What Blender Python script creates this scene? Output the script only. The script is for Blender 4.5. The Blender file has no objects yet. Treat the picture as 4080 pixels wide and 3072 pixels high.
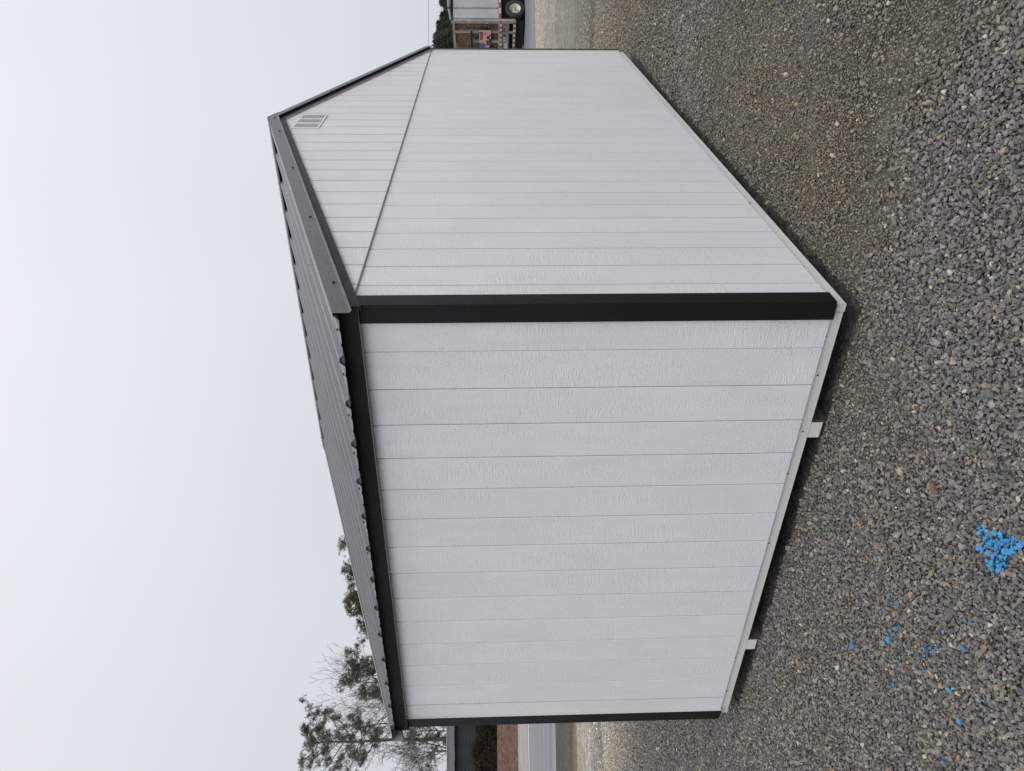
import bpy, bmesh, math, random
import numpy as np
from mathutils import Matrix, Vector, Euler

# ------------------------------------------------------------------ scene, camera, sky, sun, exposure
S = bpy.context.scene
COL = S.collection
H = 1.66                                   # eye height above the gravel at the shed
PITCH, ROLL = -0.0348, -0.0113
fw = Vector((0, math.cos(PITCH), math.sin(PITCH)))
r0 = Vector((1, 0, 0)); u0 = r0.cross(fw)
rt = r0 * math.cos(ROLL) + u0 * math.sin(ROLL)
up = u0 * math.cos(ROLL) - r0 * math.sin(ROLL)
cam = bpy.data.cameras.new("camera"); cam_o = bpy.data.objects.new("camera", cam); COL.objects.link(cam_o)
# the photograph is a portrait shot stored on its side: picture right is down, picture up is right
cx_, cy_, cz_ = -up, rt, -fw
cam_o.matrix_world = Matrix(((cx_.x, cy_.x, cz_.x, 0), (cx_.y, cy_.y, cz_.y, 0), (cx_.z, cy_.z, cz_.z, H), (0, 0, 0, 1)))
cam.sensor_fit = 'HORIZONTAL'; cam.sensor_width = 36.0; cam.lens = 36.0 * 2948.8 / 4080.0
cam.clip_start = 0.05; cam.clip_end = 4000
S.camera = cam_o

SUN_EL, SUN_AZ = math.radians(52), math.radians(160)      # azimuth clockwise from +Y; behind the camera, to its right
W = bpy.data.worlds.new("World"); S.world = W; W.use_nodes = True
nt = W.node_tree; nt.nodes.clear()
out = nt.nodes.new("ShaderNodeOutputWorld"); bg = nt.nodes.new("ShaderNodeBackground")
sky = nt.nodes.new("ShaderNodeTexSky"); sky.sky_type = 'NISHITA'; sky.sun_disc = False
sky.sun_elevation = SUN_EL; sky.sun_rotation = SUN_AZ; sky.dust_density = 4.0; sky.air_density = 1.0
hs = nt.nodes.new("ShaderNodeHueSaturation"); hs.inputs['Saturation'].default_value = 0.25
tc = nt.nodes.new("ShaderNodeTexCoord"); sx = nt.nodes.new("ShaderNodeSeparateXYZ")
ramp = nt.nodes.new("ShaderNodeValToRGB")                # overcast cloud: paler and slightly bluer low, brighter overhead
e = ramp.color_ramp.elements
e[0].position = 0.0; e[0].color = (0.622, 0.650, 0.705, 1)
e[1].position = 1.0; e[1].color = (1.0, 1.04, 1.09, 1)
el = e.new(0.30); el.color = (0.71, 0.74, 0.79, 1)
el = e.new(0.6); el.color = (0.835, 0.868, 0.915, 1)
cn = nt.nodes.new("ShaderNodeTexNoise"); cn.inputs['Scale'].default_value = 1.6; cn.inputs['Detail'].default_value = 3
cm = nt.nodes.new("ShaderNodeMapRange"); cm.inputs[1].default_value = 0.3; cm.inputs[2].default_value = 0.7
cm.inputs[3].default_value = 0.965; cm.inputs[4].default_value = 1.035
mul = nt.nodes.new("ShaderNodeVectorMath"); mul.operation = 'SCALE'
mul2 = nt.nodes.new("ShaderNodeVectorMath"); mul2.operation = 'SCALE'; mul2.inputs[3].default_value = 10.0
mx = nt.nodes.new("ShaderNodeMix"); mx.data_type = 'RGBA'; mx.inputs[0].default_value = 0.93
L = nt.links.new
L(tc.outputs['Generated'], sx.inputs[0]); L(sx.outputs['Z'], ramp.inputs[0]); L(tc.outputs['Generated'], cn.inputs['Vector'])
tl = nt.nodes.new("ShaderNodeMapRange"); tl.inputs[1].default_value = -0.8; tl.inputs[2].default_value = 0.8; tl.inputs[3].default_value = 0.95; tl.inputs[4].default_value = 1.05
tm = nt.nodes.new("ShaderNodeMath"); tm.operation = 'MULTIPLY'          # the cloud is a little thinner to the right
L(sx.outputs['X'], tl.inputs[0]); L(tl.outputs[0], tm.inputs[0]); L(cm.outputs[0], tm.inputs[1])
L(cn.outputs['Fac'], cm.inputs[0]); L(ramp.outputs[0], mul.inputs[0]); L(tm.outputs[0], mul.inputs[3])
L(mul.outputs[0], mul2.inputs[0]); L(sky.outputs[0], hs.inputs['Color'])
L(hs.outputs[0], mx.inputs[6]); L(mul2.outputs[0], mx.inputs[7]); L(mx.outputs[2], bg.inputs['Color'])
bg.inputs['Strength'].default_value = 0.1
L(bg.outputs[0], out.inputs[0])

sl = bpy.data.lights.new("sun", 'SUN'); sl.energy = 1.5; sl.angle = math.radians(60); sl.color = (1.0, 0.975, 0.94)
so = bpy.data.objects.new("sun", sl); COL.objects.link(so)
sd = Vector((math.sin(SUN_AZ) * math.cos(SUN_EL), math.cos(SUN_AZ) * math.cos(SUN_EL), math.sin(SUN_EL)))
so.rotation_euler = sd.to_track_quat('Z', 'Y').to_euler(); so.location = (0, -10, 30)

S.view_settings.view_transform = 'Standard'; S.view_settings.look = 'None'
S.view_settings.gamma = 1.0; S.view_settings.use_curve_mapping = False; S.view_settings.exposure = 0.07
S.render.engine = 'CYCLES'
S.cycles.max_bounces = 6; S.cycles.diffuse_bounces = 3; S.cycles.glossy_bounces = 3
S.cycles.use_denoising = True

rng = np.random.default_rng(7)
random.seed(7)

# ------------------------------------------------------------------ node helpers
class NB:
    def __init__(s, name):
        s.m = bpy.data.materials.new(name); s.m.use_nodes = True
        s.t = s.m.node_tree; s.t.nodes.clear()
        s.o = s.t.nodes.new("ShaderNodeOutputMaterial"); s.b = s.t.nodes.new("ShaderNodeBsdfPrincipled")
        s.t.links.new(s.b.outputs[0], s.o.inputs[0])
    def n(s, ty, **kw):
        x = s.t.nodes.new(ty)
        for k, v in kw.items():
            if hasattr(x, k): setattr(x, k, v)
            else: x.inputs[k].default_value = v
        return x
    def l(s, a, b): s.t.links.new(a, b)
    def set(s, **kw):
        for k, v in kw.items(): s.b.inputs[k.replace('_', ' ')].default_value = v
    def coord(s, kind='Object'):
        return s.n("ShaderNodeTexCoord").outputs[kind]
    def geo_pos(s): return s.n("ShaderNodeNewGeometry").outputs['Position']
    def scale(s, v, sc):
        x = s.n("ShaderNodeVectorMath", operation='MULTIPLY'); s.l(v, x.inputs[0]); x.inputs[1].default_value = sc; return x.outputs[0]
    def rand_off(s, v, amt=(37., 53., 71.)):
        oi = s.n("ShaderNodeObjectInfo"); a = s.n("ShaderNodeVectorMath", operation='SCALE'); a.inputs[0].default_value = amt
        s.l(oi.outputs['Random'], a.inputs[3]); b = s.n("ShaderNodeVectorMath", operation='ADD'); s.l(v, b.inputs[0]); s.l(a.outputs[0], b.inputs[1]); return b.outputs[0]
    def noise(s, v, scale, detail=3, rough=0.55, dist=0):
        x = s.n("ShaderNodeTexNoise"); x.inputs['Scale'].default_value = scale; x.inputs['Detail'].default_value = detail
        x.inputs['Roughness'].default_value = rough; x.inputs['Distortion'].default_value = dist
        s.l(v, x.inputs['Vector']); return x.outputs['Fac']
    def voro(s, v, scale, feature='F1', out='Distance'):
        x = s.n("ShaderNodeTexVoronoi", feature=feature); x.inputs['Scale'].default_value = scale; s.l(v, x.inputs['Vector']); return x.outputs[out]
    def mr(s, f, a, b, c, d):
        x = s.n("ShaderNodeMapRange"); s.l(f, x.inputs[0])
        for i, q in enumerate((a, b, c, d)): x.inputs[i + 1].default_value = q
        return x.outputs[0]
    def math(s, op, a, b=None):
        x = s.n("ShaderNodeMath", operation=op)
        for i, q in enumerate((a, b)):
            if q is None: continue
            if isinstance(q, (int, float)): x.inputs[i].default_value = q
            else: s.l(q, x.inputs[i])
        return x.outputs[0]
    def mix(s, f, a, b, blend='MIX'):
        x = s.n("ShaderNodeMix", data_type='RGBA', blend_type=blend)
        for i, q in ((0, f), (6, a), (7, b)):
            if isinstance(q, (int, float)): x.inputs[i].default_value = q
            elif isinstance(q, tuple): x.inputs[i].default_value = q if len(q) == 4 else (*q, 1)
            else: s.l(q, x.inputs[i])
        return x.outputs[2]
    def ramp(s, f, stops):
        x = s.n("ShaderNodeValToRGB"); cr = x.color_ramp
        while len(cr.elements) < len(stops): cr.elements.new(0.5)
        for el_, (p, c) in zip(cr.elements, stops): el_.position = p; el_.color = (*c, 1)
        s.l(f, x.inputs[0]); return x.outputs[0]
    def bump(s, h, strength, dist, prev=None):
        x = s.n("ShaderNodeBump"); x.inputs['Strength'].default_value = strength; x.inputs['Distance'].default_value = dist
        s.l(h, x.inputs['Height'])
        if prev is not None: s.l(prev, x.inputs['Normal'])
        return x.outputs[0]
    def col(s, c):
        if isinstance(c, tuple): s.b.inputs['Base Color'].default_value = (*c, 1)
        else: s.l(c, s.b.inputs['Base Color'])
    def nrm(s, x): s.l(x, s.b.inputs['Normal'])

def simple(name, c, rough=0.6, metal=0.0, var=0.12, vs=3.0):
    m = NB(name); m.set(Roughness=rough, Metallic=metal)
    f = m.noise(m.coord(), vs, 4)
    m.col(m.mix(m.mr(f, 0.3, 0.7, 0, 1), tuple(x * (1 - var) for x in c), tuple(min(1, x * (1 + var)) for x in c)))
    return m.m

def paint(name, c, rough, bump, axis='z', chatter=1.0, spec=0.5, deep_=0.86):
    """rough-sawn wood texture under paint: lengthwise grain, saw strokes across it, knots and a fine stipple"""
    m = NB(name); m.set(Roughness=rough); m.b.inputs['Specular IOR Level'].default_value = spec
    v = m.rand_off(m.coord()); k = 'xyz'.index(axis)
    def an(along, across): return tuple(along if i == k else across for i in range(3))
    grain = m.noise(m.scale(v, an(3.0, 62)), 1.0, 4, 0.6, 1.2)
    knot = m.n("ShaderNodeTexWave", wave_type='RINGS', rings_direction='SPHERICAL'); knot.inputs['Scale'].default_value = 13.0
    knot.inputs['Distortion'].default_value = 7.0; knot.inputs['Detail'].default_value = 2.0; knot.inputs['Detail Scale'].default_value = 1.2
    m.l(m.scale(v, an(.55, 3.2)), knot.inputs['Vector'])
    kmask = m.mr(m.noise(m.scale(v, an(2.2, 11)), 1.0, 2), 0.56, 0.66, 0, 1)
    stip = m.noise(m.scale(v, an(150, 190)), 1.0, 2, 0.65)
    chat = m.noise(m.scale(v, an(150, 19)), 1.0, 2, 0.6, 0.3)
    mask = m.mr(m.noise(m.scale(v, an(1.6, 10)), 1.0, 3), 0.42, 0.62, 0.1, 1)
    rough_m = m.mr(m.noise(m.scale(v, an(4, 12)), 1.0, 3), 0.36, 0.6, 0.45, 1)
    h = m.math('ADD', m.math('MULTIPLY', grain, 0.35), m.math('MULTIPLY', m.math('MULTIPLY', m.mr(chat, .36, .64, 0, 1), mask), 0.36 * chatter))
    h = m.math('ADD', h, m.math('MULTIPLY', m.math('MULTIPLY', knot.outputs['Fac'], kmask), 0.28))
    st = m.math('MULTIPLY', m.mr(stip, .35, .68, 0, 1), rough_m)
    h = m.math('ADD', h, m.math('MULTIPLY', st, 0.55))
    m.nrm(m.bump(h, bump, 0.0045))
    base = m.mix(m.mr(m.noise(v, 1.2, 3), 0.35, 0.65, 0, 1), tuple(x * 0.95 for x in c), c)
    pit = m.mr(m.math('MULTIPLY', m.noise(m.scale(v, an(60, 95)), 1.0, 2, .7), m.mr(grain, .3, .7, .75, 1.2)), 0.26, 0.36, deep_, 1.0)
    sc = m.n("ShaderNodeVectorMath", operation='SCALE'); m.l(base, sc.inputs[0]); m.l(pit, sc.inputs[3]); m.col(sc.outputs[0])
    m.l(m.mr(stip, 0.3, 0.7, rough - 0.10, rough + 0.12), m.b.inputs['Roughness'])
    return m.m

M = {}
M['white'] = paint('white_paint', (0.815, 0.828, 0.852), 0.36, 0.60)
M['white_smooth'] = paint('white_rim_paint', (0.72, 0.71, 0.70), 0.55, 0.2, 'y', .3)
M['black'] = paint('black_trim_paint', (0.0055, 0.0055, 0.0062), 0.48, 0.6, 'z', .5, .32)
M['black_y'] = paint('black_fascia_paint', (0.0055, 0.0055, 0.006), 0.50, 0.9, 'y', .2, .35)
M['black_x'] = paint('black_rake_paint', (0.0085, 0.0085, 0.0095), 0.46, 0.9, 'x', .2, .42)
M['primer'] = simple('primed_edge', (0.72, 0.71, 0.70), 0.7)
M['raw_wood'] = simple('skid_wood', (0.10, 0.085, 0.07), 0.85, var=0.35, vs=14)
M['dark_gap'] = simple('gap_shade_black', (0.012, 0.012, 0.012), 0.9)  # near-black that stands in for shade inside gaps
M['rubber'] = simple('rubber', (0.025, 0.025, 0.027), 0.75, var=0.3)

def metal_paint(name, c, rough):
    m = NB(name); m.set(Roughness=rough); m.b.inputs['Specular IOR Level'].default_value = 0.6
    v = m.coord()
    # rain drops standing on the coating
    d = m.voro(m.scale(v, (1, 1, 1)), 75.0); keep = m.mr(m.noise(v, 40, 2), 0.46, 0.56, 0, 1)
    d1 = m.math('MULTIPLY', m.mr(d, 0.16, 0.34, 1, 0), keep)
    d2 = m.math('MULTIPLY', m.mr(m.voro(v, 33.0), 0.10, 0.22, 1, 0), m.mr(m.noise(v, 13, 2), 0.5, 0.56, 0, 1))
    dd = m.math('MAXIMUM', d1, d2)
    m.col(m.mix(dd, m.mix(m.mr(m.noise(v, 5, 3), 0.3, 0.7, 0, 1), tuple(x * .9 for x in c), tuple(x * 1.1 for x in c)), tuple(x * .38 for x in c)))
    m.nrm(m.bump(dd, 0.8, 0.0022))
    m.l(m.mr(dd, 0, 1, rough, 0.12), m.b.inputs['Roughness'])
    return m.m
M['roof'] = metal_paint('charcoal_roof_metal', (0.088, 0.090, 0.095), 0.30)
M['roof_back'] = simple('metal_backer', (0.36, 0.36, 0.36), 0.5)
M['screw'] = simple('screw_head', (0.012, 0.012, 0.013), 0.45)

# ------------------------------------------------------------------ mesh helpers
def mesh(name, V, F, mats, mi=None, parent=None, smooth=False):
    me = bpy.data.meshes.new(name); me.from_pydata([tuple(map(float, v)) for v in V], [], F)
    for m in (mats if isinstance(mats, (list, tuple)) else [mats]): me.materials.append(m)
    if mi is not None: me.polygons.foreach_set('material_index', np.array(mi, dtype=np.int32))
    if smooth: me.polygons.foreach_set('use_smooth', np.ones(len(F), dtype=bool))
    me.update()
    o = bpy.data.objects.new(name, me); COL.objects.link(o)
    if parent is not None: o.parent = parent
    return o

class MB:
    """collects boxes / prisms / tubes into one mesh"""
    def __init__(s): s.V = []; s.F = []; s.I = []
    def quad(s, pts, mi=0):
        b = len(s.V); s.V += [tuple(p) for p in pts]; s.F.append(tuple(range(b, b + len(pts)))); s.I.append(mi)
    def box(s, a, b, mi=0, faces=None):
        x0, y0, z0 = a; x1, y1, z1 = b; k = len(s.V)
        s.V += [(x0, y0, z0), (x1, y0, z0), (x1, y1, z0), (x0, y1, z0), (x0, y0, z1), (x1, y0, z1), (x1, y1, z1), (x0, y1, z1)]
        fs = {'-z': (3, 2, 1, 0), '+z': (4, 5, 6, 7), '-y': (0, 1, 5, 4), '+x': (1, 2, 6, 5), '+y': (2, 3, 7, 6), '-x': (3, 0, 4, 7)}
        for n_, f in fs.items():
            s.F.append(tuple(k + i for i in f)); s.I.append((faces or {}).get(n_, mi))
    def prism(s, pts, axis, a, b, mi=0, cap=None):
        """polygon pts (2-D) extruded along axis 'x','y' or 'z' from a to b"""
        k = len(s.V); n_ = len(pts)
        for q in (a, b):
            for p in pts:
                s.V.append((q, p[0], p[1]) if axis == 'x' else (p[0], q, p[1]) if axis == 'y' else (p[0], p[1], q))
        for i in range(n_):
            j = (i + 1) % n_; s.F.append((k + i, k + j, k + n_ + j, k + n_ + i)); s.I.append(mi)
        s.F.append(tuple(k + i for i in reversed(range(n_)))); s.I.append(mi if cap is None else cap)
        s.F.append(tuple(k + n_ + i for i in range(n_))); s.I.append(mi if cap is None else cap)
    def tube(s, a, b, ra, rb, n_=6, mi=0, caps=False):
        a = Vector(a); b = Vector(b); d = (b - a).normalized(); q = d.orthogonal().normalized(); w = d.cross(q); k = len(s.V)
        for c, rr in ((a, ra), (b, rb)):
            for i in range(n_):
                t = 2 * math.pi * i / n_; s.V.append(tuple(c + (q * math.cos(t) + w * math.sin(t)) * rr))
        for i in range(n_):
            j = (i + 1) % n_; s.F.append((k + i, k + j, k + n_ + j, k + n_ + i)); s.I.append(mi)
        if caps:
            s.F.append(tuple(k + i for i in reversed(range(n_)))); s.I.append(mi); s.F.append(tuple(k + n_ + i for i in range(n_))); s.I.append(mi)
    def lathe(s, prof, c, axis='y', n_=24, mi=0):
        k = len(s.V); m_ = len(prof)
        for i in range(n_):
            t = 2 * math.pi * i / n_
            for (a, rr) in prof:
                p = (rr * math.cos(t), a, rr * math.sin(t)) if axis == 'y' else (rr * math.cos(t), rr * math.sin(t), a)
                s.V.append((c[0] + p[0], c[1] + p[1], c[2] + p[2]))
        for i in range(n_):
            j = (i + 1) % n_
            for q in range(m_ - 1):
                s.F.append((k + i * m_ + q, k + j * m_ + q, k + j * m_ + q + 1, k + i * m_ + q + 1)); s.I.append(mi)
    def build(s, name, mats, parent=None, smooth=False):
        o = mesh(name, s.V, s.F, mats, s.I, parent, smooth)
        bm = bmesh.new(); bm.from_mesh(o.data); bmesh.ops.recalc_face_normals(bm, faces=bm.faces); bm.to_mesh(o.data); bm.free()
        return o

def tag(o, label=None, cat=None, group=None, kind=None):
    if label: o['label'] = label
    if cat: o['category'] = cat
    if group: o['group'] = group
    if kind: o['kind'] = kind
    return o
def empty(name, loc=(0, 0, 0), rz=0.0):
    o = bpy.data.objects.new(name, None); COL.objects.link(o); o.location = loc; o.rotation_euler = (0, 0, rz); o.empty_display_size = 0.2; return o
def clone(o, name, loc, parent, rot=None):
    c = o.copy(); COL.objects.link(c); c.name = name; c.location = loc; c.parent = parent
    if rot is not None: c.rotation_euler = rot
    return c

# ------------------------------------------------------------------ ground
def gz(y):
    return -0.5 * min(1.0, max(0.0, (y - 7.0) / 14.0))
def gz_np(y): return -0.5 * np.clip((y - 7.0) / 14.0, 0, 1)
CA = 0.5885
SHED = Vector((0.3486, 3.1639, 0.0))
GX = np.array([math.sin(CA), math.cos(CA)]); LX = np.array([-math.cos(CA), math.sin(CA)])

def ground_mat():
    m = NB('gravel_ground'); m.set(Roughness=0.9)
    p = m.geo_pos()
    sep = m.n("ShaderNodeSeparateXYZ"); m.l(p, sep.inputs[0])
    wob = m.noise(m.scale(p, (0.12, 0.6, 1)), 1.0, 4)
    yy = m.math('ADD', sep.outputs['Y'], m.mr(wob, 0.2, 0.8, -2.2, 2.2))
    # the yard: crushed stone near, worn tan tracks and pale dust towards the road, leaf-littered dirt at the road edge on the left
    band = m.ramp(m.mr(yy, 0, 50, 0, 1), [
        (0.0, (0.062, 0.058, 0.052)), (0.20, (0.070, 0.065, 0.057)), (0.25, (0.105, 0.097, 0.085)), (0.30, (0.165, 0.150, 0.130)),
        (0.38, (0.205, 0.185, 0.155)), (0.46, (0.27, 0.25, 0.225)), (0.505, (0.33, 0.305, 0.27)), (0.53, (0.37, 0.29, 0.195)), (0.555, (0.35, 0.32, 0.28)), (0.59, (0.40, 0.34, 0.26)), (0.66, (0.30, 0.27, 0.23)), (0.8, (0.10, 0.09, 0.06))])
    leftm = m.mr(sep.outputs['X'], -3.0, -5.0, 0, 1)
    lband = m.ramp(m.mr(yy, 0, 50, 0, 1), [(0.0, (0.062, 0.058, 0.052)), (0.20, (0.075, 0.07, 0.062)), (0.245, (0.21, 0.20, 0.18)), (0.28, (0.36, 0.335, 0.30)), (0.315, (0.33, 0.30, 0.25)), (0.335, (0.24, 0.185, 0.11)), (0.355, (0.15, 0.115, 0.07)), (0.37, (0.045, 0.036, 0.026)), (0.42, (0.075, 0.066, 0.05)), (0.475, (0.055, 0.05, 0.042)), (0.5, (0.09, 0.085, 0.08))])
    band = m.mix(leftm, band, lband)
    cells = m.n("ShaderNodeTexVoronoi"); cells.inputs['Scale'].default_value = 42.0; m.l(p, cells.inputs['Vector'])
    scol = m.n("ShaderNodeSeparateColor"); m.l(cells.outputs['Color'], scol.inputs[0])
    tone = m.ramp(scol.outputs[0], [(0, (0.5, 0.51, 0.54)), (0.35, (0.85, 0.86, 0.88)), (0.6, (1.05, 1.03, 1.0)), (0.85, (1.3, 1.22, 1.08)), (0.95, (1.9, 1.6, 1.25)), (1, (2.1, 2.0, 1.9))])
    base = m.mix(1.0, band, tone, 'MULTIPLY')
    peb = m.noise(m.scale(p, (11, 4.5, 1)), 1.0, 3, 0.75)
    patch = m.math('MULTIPLY', m.mr(m.noise(p, 0.55, 5, 0.6), 0.35, 0.65, 0.84, 1.16), m.mr(peb, 0.34, 0.66, 0.55, 1.45))
    s1 = m.n("ShaderNodeVectorMath", operation='SCALE'); m.l(base, s1.inputs[0]); m.l(patch, s1.inputs[3])
    moss = m.mr(m.noise(p, 1.1, 4), 0.58, 0.70, 0, 0.4)
    m.col(m.mix(moss, s1.outputs[0], (0.075, 0.070, 0.045)))
    h = m.math('ADD', m.math('MULTIPLY', cells.outputs['Distance'], -1.0), m.math('MULTIPLY', m.noise(p, 90, 3), 0.9))
    h2 = m.math('ADD', m.noise(p, 9, 5), m.math('MULTIPLY', peb, 1.2))
    m.nrm(m.bump(h2, 0.5, 0.03, m.bump(h, 1.0, 0.012)))
    return m.m
xs = np.unique(np.concatenate([np.linspace(-14, 16, 61), -np.geomspace(14, 1600, 24), np.geomspace(16, 1600, 24)]))
ys = np.unique(np.concatenate([np.linspace(-6, 21, 55), np.geomspace(21, 1800, 30), -np.geomspace(6, 1500, 16), [7.0]]))
gx, gy = np.meshgrid(xs, ys); gzv = gz_np(gy)
V = np.stack([gx.ravel(), gy.ravel(), gzv.ravel() - 0.014 * (gy.ravel() < 20)], 1); nx, ny = len(xs), len(ys)
F = [(j * nx + i, j * nx + i + 1, (j + 1) * nx + i + 1, (j + 1) * nx + i) for j in range(ny - 1) for i in range(nx - 1)]
tag(mesh('ground', V, F, ground_mat()), kind='structure')

def asphalt():
    m = NB('worn_asphalt'); m.set(Roughness=0.55); p = m.geo_pos()
    st = m.noise(m.scale(p, (0.02, 0.9, 1)), 1.0, 4)
    c = m.mix(m.mr(st, 0.35, 0.65, 0, 1), (0.15, 0.155, 0.17), (0.25, 0.25, 0.26))
    m.col(m.mix(m.mr(m.noise(p, 40, 3), 0.3, 0.7, 0, 0.35), c, (0.10, 0.10, 0.11))); m.nrm(m.bump(m.noise(p, 120, 2), 0.3, 0.004)); return m.m
def strip(name, pts, z, mat):
    o = mesh(name, [(x, y, z) for x, y in pts], [tuple(range(len(pts)))], mat); tag(o, kind='structure'); return o
RZ = -0.5
# near and far edges of the road that passes behind the shed
ne = [(-90, 3.5), (-12.0, 24.3), (-2, 26.6), (6, 28.6), (15.5, 30.4), (100, 47)]
strip('road', [(-90, 3.5 + 20), (-12.0, 24.3), (15.5, 30.4), (110, 50), (110, 72), (-20.3, 42.6), (-100, 30)], RZ + 0.004, asphalt())
strip('road_shoulder', [(-100, 30.02), (-20.3, 42.62), (110, 72.02), (110, 90), (-27, 58.0), (-110, 44)], RZ + 0.004, simple('pale_shoulder', (0.30, 0.28, 0.26), 0.85, var=0.15, vs=0.7))
strip('road_edge_line', [(-100, 28.55), (-19.7, 41.2), (110, 70.4), (110, 70.95), (-19.95, 41.75), (-100, 29.15)], RZ + 0.008, simple('line_paint', (0.75, 0.75, 0.74), 0.6, var=0.2, vs=1))
# mulch bank on the far side of the road
bm_ = NB('fallen_leaf_mulch'); bm_.set(Roughness=0.95); bp = bm_.geo_pos()
bm_.col(bm_.mix(bm_.mr(bm_.noise(bp, 2.6, 6, 0.75), 0.36, 0.62, 0, 1), (0.048, 0.026, 0.018), (0.175, 0.092, 0.060))); bm_.nrm(bm_.bump(bm_.noise(bp, 6, 5), 1, 0.15))
n1, n2 = 90, 14; V = []
for j in range(n2):
    for i in range(n1):
        x = -75 + i * 75 / (n1 - 1); b0 = 57.5 + 0.235 * (x + 27); t = j / (n2 - 1)
        y = b0 + (t * 8 if t < 0.72 else 5.76 + (t - 0.72) * 160)
        hh = RZ - 0.02 + (1.55 * min(1, t / 0.6)) * (1 - 0.25 * max(0, (x + 12) / 12))
        V.append((x, y, hh + random.uniform(-.06, .06) * (j > 0)))
tag(mesh('mulch_bank', V, [(j * n1 + i, j * n1 + i + 1, (j + 1) * n1 + i + 1, (j + 1) * n1 + i) for j in range(n2 - 1) for i in range(n1 - 1)], bm_.m), kind='structure')

# ------------------------------------------------------------------ the shed (local x along the gable, y along the short wall, z up)
WID, DEP, SLOPE, MID = 6.211, 3.113, 0.3185, 3.1055
shed = empty('storage_shed', SHED, math.pi / 2 - CA)
tag(shed, 'white wooden storage shed with black corner trim and charcoal metal roof', 'shed')
def zrake(t): return 2.187 + SLOPE * (MID - abs(t - MID) + 0.018)
def zroof(t): return 2.2935 + SLOPE * (MID - abs(t - MID) + 0.086)
SB, SEAM = 0.131, 2.236
# walls behind the boards
GAP, GAPL = 0.0034, 0.0017
M['groove'] = simple('shaded_grimy_groove', (0.36, 0.36, 0.36), 0.8)  # greyer than the siding: recess shade and grime both put into the colour
M['groove_pale'] = simple('shaded_pale_groove', (0.60, 0.60, 0.60), 0.8)  # milder groove shade put into the colour for the side wall
WB = [M['white'], M['groove']]; WL = [M['white'], M['groove_pale']]
def groove_sides(o, ax):
    for p_ in o.data.polygons:
        if abs(p_.normal[ax]) > .9: p_.material_index = 1
    return o
def wall(name, build):
    b = MB(); build(b); return b.build(name, M['groove'], shed)
gw = wall('gable_wall', lambda b: b.prism([(0.03, 0.155), (WID - 0.03, 0.155), (WID - 0.03, zrake(WID) + .07), (MID, zrake(MID) + .06), (0.03, zrake(0) + .07)], 'y', 0.030, 0.10))
lw = wall('side_wall', lambda b: b.box((0.030, 0.101, 0.155), (0.10, DEP - 0.101, 2.27)))
bw = wall('back_gable_wall', lambda b: b.prism([(0.03, 0.155), (WID - 0.03, 0.155), (WID - 0.03, zrake(WID) + .07), (MID, zrake(MID) + .06), (0.03, zrake(0) + .07)], 'y', DEP - 0.10, DEP - 0.018))
fwall = wall('far_side_wall', lambda b: b.box((WID - 0.10, 0.101, 0.155), (WID - 0.018, DEP - 0.101, 2.27)))
# lower boards of the gable wall: one mesh shared
gr = [0.022] + [0.2195 + 0.2058 * i for i in range(29)] + [WID - 0.022]
bb = MB(); w_ = 0.2058 - 2 * GAP; bb.prism([(GAP, .0175), (GAP + .0012, 0.016), (GAP + w_ - .0012, 0.016), (GAP + w_, .0175), (GAP + w_, 0.0285), (GAP, 0.0285)], 'z', SB, SEAM - 0.001)
proto = None
for i in range(len(gr) - 1):
    a, c = gr[i], gr[i + 1]
    if 0 < i < len(gr) - 2:
        if proto is None: proto = groove_sides(bb.build('board', WB, gw), 0); proto.location = (a, 0, 0)
        else: clone(proto, 'board', (a, 0, 0), gw)
    else:
        b = MB(); b.box((a + GAP, 0.016, SB), (c - GAP, 0.0285, SEAM - 0.001)); groove_sides(b.build('board', WB, gw), 0)
# upper boards under the rake, lapping the lower ones
for i in range(len(gr) - 1):
    a, c = gr[i] + GAP + 0.002, gr[i + 1] - GAP + 0.002
    if i in (0, len(gr) - 2): continue
    za, zc = zrake(a) + 0.02, zrake(c) + 0.02
    pts = [(a, SEAM), (c, SEAM), (c, zc), (a, za)]
    if a < MID < c: pts = [(a, SEAM), (c, SEAM), (c, zc), (MID, zrake(MID) + .02), (a, za)]
    b = MB(); b.prism(pts, 'y', 0.0085, 0.0285); groove_sides(b.build('board', WB, gw), 0)
b = MB(); b.prism([(0.100, SEAM), (gr[1] - GAP + .002, SEAM), (gr[1] - GAP + .002, zrake(gr[1]) + .02), (0.100, zrake(.1) + .02)], 'y', 0.0085, 0.0285); groove_sides(b.build('board', WB, gw), 0)
b = MB(); b.prism([(gr[-2] + GAP, SEAM), (WID - .1, SEAM), (WID - .1, zrake(WID - .1) + .02), (gr[-2] + GAP, zrake(gr[-2]) + .02)], 'y', 0.0085, 0.0285); groove_sides(b.build('board', WB, gw), 0)
b = MB(); b.box((0.094, 0.0070, SEAM - .0045), (WID - .094, 0.0155, SEAM - .0015)); b.build('seam_shade_flashing', simple('flashing_shade_grey', (0.45, 0.45, 0.45), 0.5), gw)  # flashing strip whose grey also carries the shade line under the lap
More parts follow.
